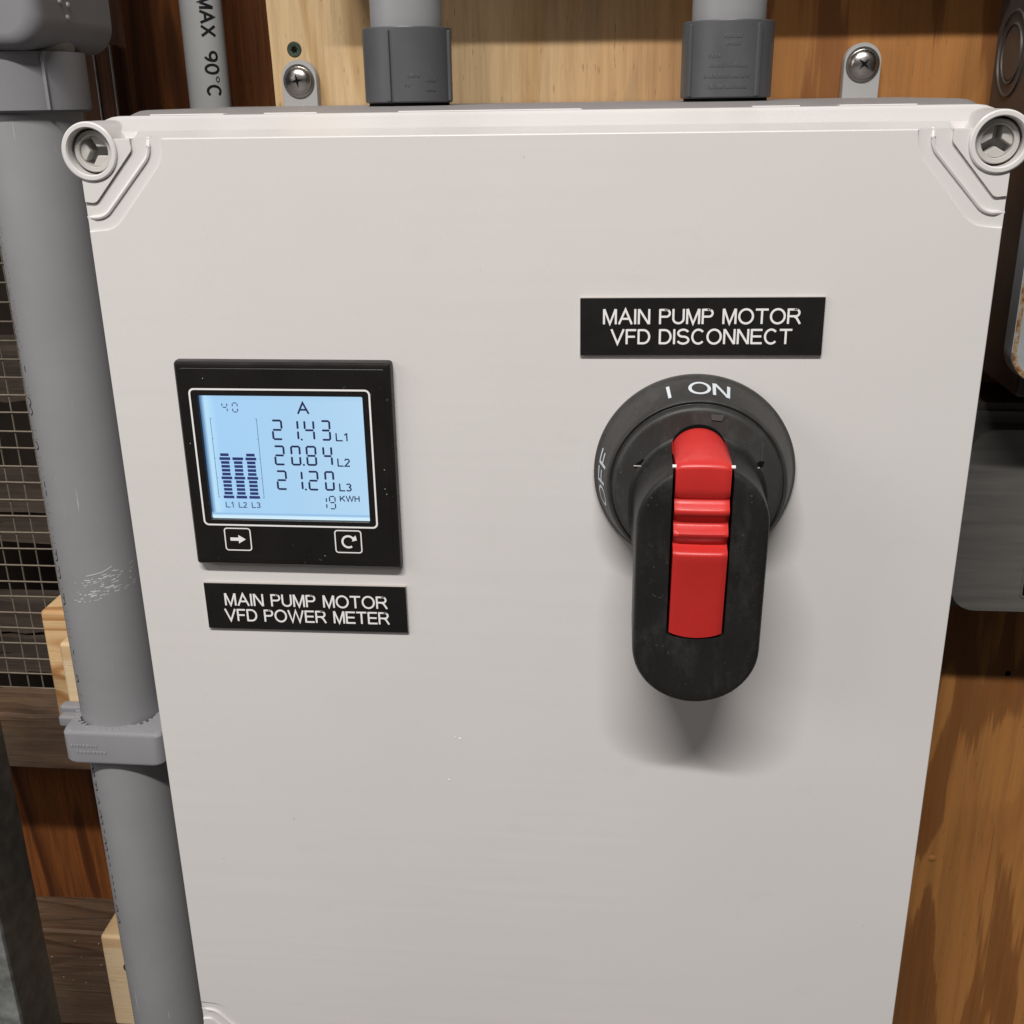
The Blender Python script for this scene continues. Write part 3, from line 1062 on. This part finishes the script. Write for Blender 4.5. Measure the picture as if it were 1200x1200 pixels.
def emboss(c, x, rows, a0, size):
    m = MB()
    y = 95.0
    for (z, u0, u1) in rows:
        u = u0
        while u < u1:
            w = random.uniform(.5, 1.3) * size
            a = math.radians(-90) + (u + w / 2) / 20.9
            q = Matrix.Rotation(a + math.pi / 2, 4, 'Z')
            b = MB().box(-w / 2, w / 2, -.14, .3, -.7 * size, .7 * size, .06, 1)
            m.add([tuple(q @ Vector(p) + Vector((x + 20.9 * math.cos(a), y + 20.9 * math.sin(a), z + random.uniform(-.2, .2)))) for p in b.v], b.f)
            u += w + .55 * size
    m.build('embossing', M['pvc_dark'], c)


emboss(c2, 85.0, ((38, -3, 5), (35, -2, 4), (30, -10, -5), (26, -10, 7), (21.5, -12, 9), (17, -10, 8)), 0, 1.0)
emboss(c1, -64.3, ((24, 3, 8), (20, 2, 4), (22, 12, 16), (18, 12, 16)), 0, 1.0)

# ================================================================== NAMEPLATES
def nameplate(x0, x1, z0, z1, lines, label, rot=0.0):
    t = thing('nameplate', ((x0 + x1) / 2, 0, (z0 + z1) / 2), label, 'nameplate', 'engraved black nameplates')
    MB().box(x0, x1, -1.35, -.02, z0, z1, .12, 1).build('core', M['label_core'], t)
    MB().box(x0 + .12, x1 - .12, -1.75, -1.36, z0 + .12, z1 - .12, .22, 2).build('face', M['label_face'], t)
    m = MB()
    for (s, a, b, zb, cap) in lines:
        text(m, s, a, b, zb, cap, flat(-1.78), .138 * cap, gap=.10)
    m.build('lettering', M['white_print'], t, 0)
    t.rotation_euler = (0, -rot, 0)
    return t


nameplate(-155.6, -58.5, -222.5, -198.7, (('MAIN PUMP MOTOR', -146.0, -67.6, -210.2, 6.3), ('VFD POWER METER', -146.7, -67.1, -218.3, 6.3)),
          'black engraved nameplate reading MAIN PUMP MOTOR VFD POWER METER, under the lit meter', 0.0055)
nameplate(21.4, 121.4, -88.6, -64.4, (('MAIN PUMP MOTOR', 31.0, 112.0, -75.4, 6.3), ('VFD DISCONNECT', 34.3, 108.8, -83.8, 6.3)),
          'black engraved nameplate reading MAIN PUMP MOTOR VFD DISCONNECT, above the rotary handle', 0.006)

# ================================================================== POWER METER
t = thing('power_meter', (-106.2, 0, -139), 'square black panel power meter with lit blue screen showing amps', 'meter')
X0, X1, Z0, Z1 = -154.6, -57.9, -187.0, -90.7
GX0, GX1, GZ0, GZ1 = -144.9, -71.0, -164.2, -105.9
m = MB()
O = lambda g, y, r: [(x, y, z) for x, z in rrect(X0 + g, X1 - g, Z0 + g, Z1 - g, r, 3)]
I = lambda g, y: [(x, y, z) for x, z in rrect(GX0 - g, GX1 + g, GZ0 - g, GZ1 + g, .6, 3)]
m.loft([I(0, -3.0), I(0, -6.9), I(.15, -7.0), O(3.2, -7.0, .6), O(3.0, -6.85, .6), O(2.7, -6.85, .6), O(2.2, -6.9, .8), O(1.2, -6.7, 1.0), O(.35, -5.7, 1.4), O(0, -4.2, 1.6), O(0, -.05, 1.6)], False, False)
bez = m.build('bezel', M['bezel'], t, 25)
m = MB().add([(GX0 - .3, -5.0, GZ0 - .3), (GX1 + .3, -5.0, GZ0 - .3), (GX1 + .3, -5.0, GZ1 + .3), (GX0 - .3, -5.0, GZ1 + .3)], [(0, 1, 2, 3)])
scr = m.build('screen', M['lcd'], t, 0)
m = MB().ring(rrect(-148.6, -67.4, -167.1, -102.6, 2.4, 6), rrect(-147.8, -68.2, -166.3, -103.4, 1.7, 6), -7.06)
m.build('frame_line', M['white_print'], t, 0)
# LCD content
YI = -5.06


def seg7(mb, ch, x0, x1, zt, zb, w, lean=0.0):
    on = {'0': 'abcdef', '1': 'bc', '2': 'abged', '3': 'abgcd', '4': 'fgbc', '8': 'abcdefg', '9': 'abcdfg'}[ch]
    zm = (zt + zb) / 2
    g = .45
    h = w / 2
    P = {'a': [(x0 + g, zt - h), (x1 - g, zt - h)], 'd': [(x0 + g, zb + h), (x1 - g, zb + h)], 'g': [(x0 + g, zm), (x1 - g, zm)],
         'f': [(x0 + h, zt - g), (x0 + h, zm + g)], 'b': [(x1 - h, zt - g), (x1 - h, zm + g)],
         'e': [(x0 + h, zm - g), (x0 + h, zb + g)], 'c': [(x1 - h, zm - g), (x1 - h, zb + g)]}
    for s in on:
        (a, b) = P[s]
        if s in 'adg':
            e = h * .8
            mb.add([(a[0], YI, a[1]), (a[0] + e, YI, a[1] - h), (b[0] - e, YI, b[1] - h), (b[0], YI, b[1]), (b[0] - e, YI, b[1] + h), (a[0] + e, YI, a[1] + h)], [(0, 1, 2, 3, 4, 5)])
        else:
            e = h * .8
            t0, b0 = a, b
            mb.add([(t0[0], YI, t0[1]), (t0[0] - h, YI, t0[1] - e), (b0[0] - h, YI, b0[1] + e), (b0[0], YI, b0[1]), (b0[0] + h, YI, b0[1] + e), (t0[0] + h, YI, t0[1] - e)], [(0, 1, 2, 3, 4, 5)])


rows = (('2143', -117.0, -126.5), ('2084', -128.9, -138.3), ('2120', -140.6, -150.0))
for r, (s, zt, zb) in enumerate(rows):
    m = MB()
    for ch, (a, b) in zip(s, ((-113.2, -108.2), (-105.6, -100.9), (-98.6, -93.7), (-91.0, -86.5))):
        seg7(m, ch, a, b, zt, zb, .92)
    m.box(-100.35, -99.5, YI - .01, YI, zb, zb + .85)
    text(m, 'L' + '123'[r], -84.5, -78.9, zb - .1, 3.7, flat(YI), .62)
    m.build('reading', M['lcd_ink'], scr, 0)
m = MB()
text(m, 'A', -100.9, -95.6, -114.3, 5.2, flat(YI), .85)
seg7(m, '1', -92.0, -90.6, -153.0, -158.8, .56)
seg7(m, '9', -89.7, -86.6, -152.4, -158.9, .56)
text(m, 'KWH', -84.6, -75.6, -155.0, 2.7, flat(YI), .50)
m.build('unit_symbols', M['lcd_ink'], scr, 0)
m = MB()
seg7(m, '4', -135.0, -132.3, -109.4, -114.0, .50)
seg7(m, '0', -130.3, -127.6, -109.4, -114.0, .50)
for x0, x1, c in ((-138.0, -134.2, '1'), (-131.9, -128.1, '2'), (-125.8, -121.8, '3')):
    text(m, 'L' + c, x0, x1, -158.9, 2.7, flat(YI), .46)
for x, d in ((-140.8, 1), (-119.7, -1)):
    m.box(x - .11, x + .11, YI - .01, YI, -154.2, -116.6)
    for k in range(5):
        zz = -116.9 - 9.25 * k
        m.box(min(x, x + d * .7), max(x, x + d * .7), YI - .02, YI - .011, zz - .08, zz + .08)
m.build('scale_marks', M['lcd_faint'], scr, 0)
for bx, top in ((-136.1, 12), (-130.1, 11), (-124.1, 12)):
    m = MB()
    for k in range(top):
        zc = -153.8 + k * 1.83
        hw = 2.5 if k in (0, 5, 10) else 1.95
        m.box(bx - hw, bx + hw, YI - .01, YI, zc - .66, zc + .66)
    m.build('bar_graph', M['lcd_bar'], scr, 0)
# keys
for kx, icon in ((-133.3, 'arrow'), (-81.6, 'cycle')):
    m = MB().ring(rrect(kx - 6.3, kx + 6.3, -179.4, -168.1, 1.5, 5), rrect(kx - 5.75, kx + 5.75, -178.85, -168.65, 1.0, 5), -7.06)
    b = m.build('key', M['white_print'], t, 0)
    m = MB()
    if icon == 'arrow':
        m.add([(-136.9, -7.06, -174.5), (-133.0, -7.06, -174.5), (-133.0, -7.06, -172.9), (-136.9, -7.06, -172.9)], [(0, 1, 2, 3)])
        m.add([(-133.0, -7.07, -175.8), (-129.6, -7.07, -173.7), (-133.0, -7.07, -171.6)], [(0, 1, 2)])
    else:
        strip(m, arc(-81.6, -173.8, 2.75, 2.75, -55, -340, 26), .95, flat(-7.06), 0)
        m.add([(-79.9, -7.08, -173.6), (-77.6, -7.08, -173.0), (-78.1, -7.08, -170.6), (-79.2, -7.08, -171.6)], [(0, 1, 2, 3)])
    m.build('icon', M['white_print'], b, 0)
# moulded specks of dust on the black face
m = MB()
for (x, z) in ((-141.4, -98.2), (-63.2, -148.0), (-62.6, -150.5), (-150.5, -128), (-93, -181), (-63, -139)):
    m.lathe([(0, -7.1), (.2, -7.08), (.26, -6.98)], (x, z), n=8)
m.build('dust', M['label_core'], t)

t.location += Vector((-1.6, 1.6, -1.1)) * S        # sunk a little into its cut-out
# ================================================================== ROTARY DISCONNECT HANDLE
HX, HZ = 71.2, -139.8
t = thing('rotary_handle', (HX, 0, HZ), 'black rotary disconnect handle with red locking slide, turned to ON', 'switch handle')
cone = [(43.0, -.05), (43.2, -1.0), (43.2, -3.2), (42.6, -4.2), (41.9, -5.0), (37.9, -19.6), (37.3, -21.0), (36.6, -21.6), (36.0, -21.3), (35.7, -20.6), (35.3, -20.9), (35.0, -23.0), (34.6, -24.2), (33.8, -24.9), (32.5, -25.2), (0, -25.6)]
m = MB().lathe(cone, (HX, HZ), 'Y', 120)
esc = m.build('escutcheon', M['black_disc'], t, 28)


def cone_map(a_c, flip=False):
    r0, y0, r1, y1 = 41.9, -5.0, 37.9, -19.6
    L = math.hypot(r1 - r0, y1 - y0)
    ny, nr = -(r0 - r1) / L, -(y1 - y0) / L      # outward normal: (radial, axial)
    def fn(u, v, l):
        k = v / L
        r = r1 + (r0 - r1) * k + nr * (.12 + l)
        y = y1 + (y0 - y1) * k + ny * (.12 + l)
        a = a_c - u / 40.0
        return (HX + r * math.cos(a), y, HZ + r * math.sin(a))
    return fn


m = MB()
fn = cone_map(math.radians(90))
text(m, 'I', -13.6, -11.8, 2.6, 9.6, fn, 1.35, step=1.2)
text(m, 'ON', -4.4, 12.8, 2.6, 9.6, fn, 1.35, step=.8, gap=.10)
m.build('lettering', M['ivory_print'], esc, 0)
m = MB()
fn = cone_map(math.radians(180))
text(m, 'OFF', -12.5, 12.0, 2.4, 9.6, fn, 1.35, step=.8)
m.build('lettering', M['ivory_print'], esc, 0)
for sx in (-1, 1):
    x = HX + (-23.4 if sx < 0 else 24.4)
    z = HZ + 11.4
    m = MB().prism(ccw([(x - 2.4, z - .9), (x + 1.6, z - .9), (x + 2.2, z + 1.2), (x + .6, z + 1.4)]), -25.75, -24)
    s = m.build('slot', M['void'], esc, 0)
    MB().box(x - 3.0, x + .6, -26.0, -25.2, z - 1.7, z - 1.2, .15, 1).build('slot_glint', M['label_core'], s)  # glint at the foot of the slot, put in as a pale bar
MB().prism([(HX + 4.5, HZ + 30.0), (HX + 8.6, HZ + 29.6), (HX + 9.6, HZ + 31.8), (HX + 4.3, HZ + 32.2)], -25.72, -25.0).build('faded_mark', M['pvc_dark'], esc, 0)

# lever: a long rounded bar standing off the disc, with the slide channel cut through it
LX, LW = 71.6, 26.0
ZT, ZB = -144.2, -200.6          # centres of the upper and lower semicircles
SX, SW = 70.9, 11.7              # slide channel
STOP, SBOT = -113.0, -192.6


def stadium(cx, hw, zt, zb, n=32, m_=16):
    p = []
    p += [(cx + hw * math.cos(math.pi * i / n), zt + hw * math.sin(math.pi * i / n)) for i in range(n + 1)]
    p += [(cx - hw, zt + (zb - zt) * i / m_) for i in range(1, m_)]
    p += [(cx - hw * math.cos(math.pi * i / n), zb - hw * math.sin(math.pi * i / n)) for i in range(n + 1)]
    p += [(cx + hw, zb + (zt - zb) * i / m_) for i in range(1, m_)]
    return p


def sstep(a, b, x):
    k = min(1, max(0, (x - a) / (b - a)))
    return k * k * (3 - 2 * k)


def front(z):
    """depth of the lever's front surface: highest by the ribs, falling towards the tip"""
    return -58.8 + 8.0 * min(1, max(0, (-128 - z) / 97.0))


loops = []
for g, yb in ((2.8, -24.0), (2.6, -25.5), (1.7, -26.0), (1.1, -27.0), (.7, -29.5), (.5, -34.0), (.3, -44.0)):
    lp0, lp1 = stadium(LX, LW, ZT, ZB), stadium(LX, LW + g, ZT, ZB)
    lp = []
    for p, q in zip(lp0, lp1):
        k = sstep(-172, -150, p[1])
        lp.append((p[0] + (q[0] - p[0]) * k, yb, p[1] + (q[1] - p[1]) * k))
    loops.append(lp)
for g, dy in ((0, 4.0), (.15, 2.2), (.7, .9), (1.5, .25), (2.6, 0)):
    loops.append([(x, front(z) + dy, z) for x, z in stadium(LX, LW - g, ZT, ZB)])
for g in (6, 10, 14, 18, 22, 25.4):
    loops.append([(x, front(z), z) for x, z in stadium(LX, LW - g, ZT, ZB)])
m = MB()
m.loft(loops[::-1], True, True)
lever = m.build('lever', M['black'], t, 40)


def carve(obj, mb):
    """cut the closed shape mb out of obj and keep only the result"""
    org = Vector((HX, 0, HZ))
    me = bpy.data.meshes.new('cut')
    me.from_pydata([tuple((Vector(p) - org) * S) for p in mb.v], [], mb.f)
    bm = bmesh.new()
    bm.from_mesh(me)
    bmesh.ops.recalc_face_normals(bm, faces=list(bm.faces))
    bm.to_mesh(me)
    bm.free()
    c = bpy.data.objects.new('cut', me)
    COL.objects.link(c)
    c.parent = obj.parent
    for md in list(obj.modifiers):
        obj.modifiers.remove(md)
    bm = bmesh.new()
    bm.from_mesh(obj.data)
    bmesh.ops.recalc_face_normals(bm, faces=list(bm.faces))
    bm.to_mesh(obj.data)
    bm.free()
    md = obj.modifiers.new('carve', 'BOOLEAN')
    md.operation = 'DIFFERENCE'
    md.solver = 'EXACT'
    md.object = c
    dg = bpy.context.evaluated_depsgraph_get()
    new = bpy.data.meshes.new_from_object(obj.evaluated_get(dg))
    obj.modifiers.clear()
    obj.data = new
    new.shade_smooth()
    new.set_sharp_from_angle(angle=math.radians(40))
    bpy.data.objects.remove(c)


def channel(hw, top, bot, n=20):
    p = [(SX + hw * math.cos(math.pi * i / n), top - hw + hw * math.sin(math.pi * i / n)) for i in range(n + 1)]
    p += [(SX - hw * math.cos(math.pi * i / n), bot - 2.2 * math.sin(math.pi * i / n)) for i in range(n + 1)]
    return p


carve(lever, MB().prism(ccw(channel(SW, STOP + 1.2, SBOT)), -90.0, -26.05))
MB().prism(ccw(channel(SW - .02, STOP + 1.18, SBOT + .02)), -26.3, -25.0).build('channel_floor', M['void'], t, 0)

# red slide: profile (z, y) swept across its width, rounded where it leaves the disc
prof = [(-113.1, -25.5), (-113.3, -32), (-114.2, -44), (-116.0, -53.5), (-117.4, -57.4), (-118.4, -58.9), (-119.8, -59.5), (-128.0, -58.7), (-131.2, -57.9), (-132.5, -56.5), (-133.6, -56.5), (-134.9, -57.6), (-136.1, -59.4), (-137.2, -59.8), (-138.6, -59.4),
        (-140.2, -57.9), (-141.8, -56.4), (-143.0, -56.0), (-144.0, -56.6), (-145.2, -58.3), (-146.4, -59.6), (-147.6, -59.5), (-149.0, -58.2), (-150.6, -56.4), (-151.9, -55.9), (-152.7, -57.2), (-153.4, -59.6), (-154.2, -60.7), (-155.4, -61.0), (-158.3, -60.3), (-174, -57.5), (-186, -55.2), (-192.0, -54.0)]
NW = 20
HWD = 10.55
nw = NW + 1


def slide_pt(k, z, y):
    u = -1 + 2 * k / NW
    sag = HWD - math.sqrt(max(0.0, HWD ** 2 - (u * HWD) ** 2))
    if z > -119.9:
        kk = max(.10, 1.0 - (-25.5 - y) / 36.0)
        z = z - sag * kk
    elif z > -132:
        z = z - sag * .10 * (z + 132) / 12.1
    if z < -186.1:
        z = z - 1.9 * (1 - u * u)
    edge = .5 * max(0, abs(u) - .85) / .15
    wide = 1 + .075 * min(1, max(0, (58 + y) / 32.5))
    return (SX + u * HWD * wide, y + edge + .35 * u * u, z)


rowsv = [[slide_pt(k, z, y) for k in range(NW + 1)] for z, y in prof]
vs, fs = [], []
for row in rowsv:
    vs += row
for i in range(len(prof) - 1):
    for k in range(NW):
        fs.append((i * nw + k, (i + 1) * nw + k, (i + 1) * nw + k + 1, i * nw + k + 1))
per = [(i, NW) for i in range(len(prof))] + [(len(prof) - 1, k) for k in range(NW - 1, -1, -1)] + [(i, 0) for i in range(len(prof) - 2, -1, -1)]
b0 = len(vs)
for (i, k) in per:
    p = rowsv[i][k]
    vs.append((p[0], -25.4 if i else p[1] + .05, p[2]))
for q in range(len(per) - 1):
    (i, k), (i2, k2) = per[q], per[q + 1]
    fs.append((i * nw + k, i2 * nw + k2, b0 + q + 1, b0 + q))
m = MB()
m.add(vs, fs)
m.build('slide', M['red'], t, 50)
for sx in (-1, 1):
    MB().tube((SX + sx * 10.4, -57.4, -119.4), (SX + sx * 11.9, -57.4, -119.4), .7, 10).build('pin', M['white_print'], t)

# ================================================================== RIGHT HAND SIDE BOXES
t = thing('disconnect_box', (285, 180, -120), 'old grey steel box with rusty edged cover at the right edge', 'electrical box')
BXL = 230.0
bo = MB().box(BXL, 400, 78, 179.6, -126, 260, 2.0).build('box_body', M['brown_paint'], t)
cv = MB().prism(rrect(221.5, 410, -116.5, 255, 15, 8), 68, 79, 1.6, 3).build('cover', M['grey_paint'], t)
MB().ring(rrect(221.9, 409.6, -116.1, 254.6, 14.6, 8), rrect(224.0, 407.5, -114.0, 252.5, 13, 8), 67.95).build('rusty_edge', M['rust'], cv, 0)
# concentric knockouts on the left side wall
ko = MB()
for r0, r1 in ((13.2, 14.4), (19.2, 20.4)):
    ko.lathe([(r0, BXL - .0), (r0 + .2, BXL - .9), (r1 - .2, BXL - .9), (r1, BXL - .0)], (152, 31), 'X', 48)
ko.build('knockout_ring', M['strut'], t)
MB().lathe([(0, BXL - .6), (12.2, BXL - .55), (12.8, BXL - .02)], (152, 31), 'X', 48).build('knockout', M['brown_paint'], t)

t = thing('switch_box', (285, 180, -262), 'galvanised square switch box with raised cover, mounted below the rusty cover', 'electrical box')
MB().prism(rrect(222, 330, -262, -143, 6, 5), 134, 179.6, 1.5, 2).build('box_body', M['strut'], t)
cv = MB().prism(rrect(214, 336, -262, -147, 4, 5), 131, 133.6, .6, 2).build('cover', M['galv'], t)
MB().prism(rrect(225, 330, -258.5, -153.5, 14, 10), 117.5, 131, 7.0, 6).build('raised_centre', M['galv'], cv)
tg = MB().ring(rrect(262, 276, -250, -219, 2.5, 4), rrect(263, 275, -249, -220, 2, 4), 116.9, 119).build('toggle_opening', M['galv'], cv)
MB().add([(263, 117.3, -249), (275, 117.3, -249), (275, 117.3, -220), (263, 117.3, -220)], [(0, 1, 2, 3)]).build('toggle_gap', M['void'], cv, 0)
for (x, z) in ((222.5, -159), (221.5, -250)):
    MB().lathe([(0, 129.0), (2.4, 129.2), (3.6, 130.2), (3.8, 131.1)], (x, z), 'Y', 20).build('cover_screw', M['strut'], cv)

# unseen steel box added overhead to cast the shadow band on the plywood
t = thing('shadow_caster', (120, 180, 95), 'unseen grey steel box added above both top conduits to shade the plywood', 'shadow_caster')
MB().box(-112, 228, 140, 179.5, 86, 190, 1.0).build('caster_box', M['galv_pale'], t)
MB().box(-113, 229, 137.5, 139.7, 84.5, 192, .6).build('cover', M['galv_pale'], t)

for o in list(bpy.data.objects):
    if '_o' in o:
        del o['_o']
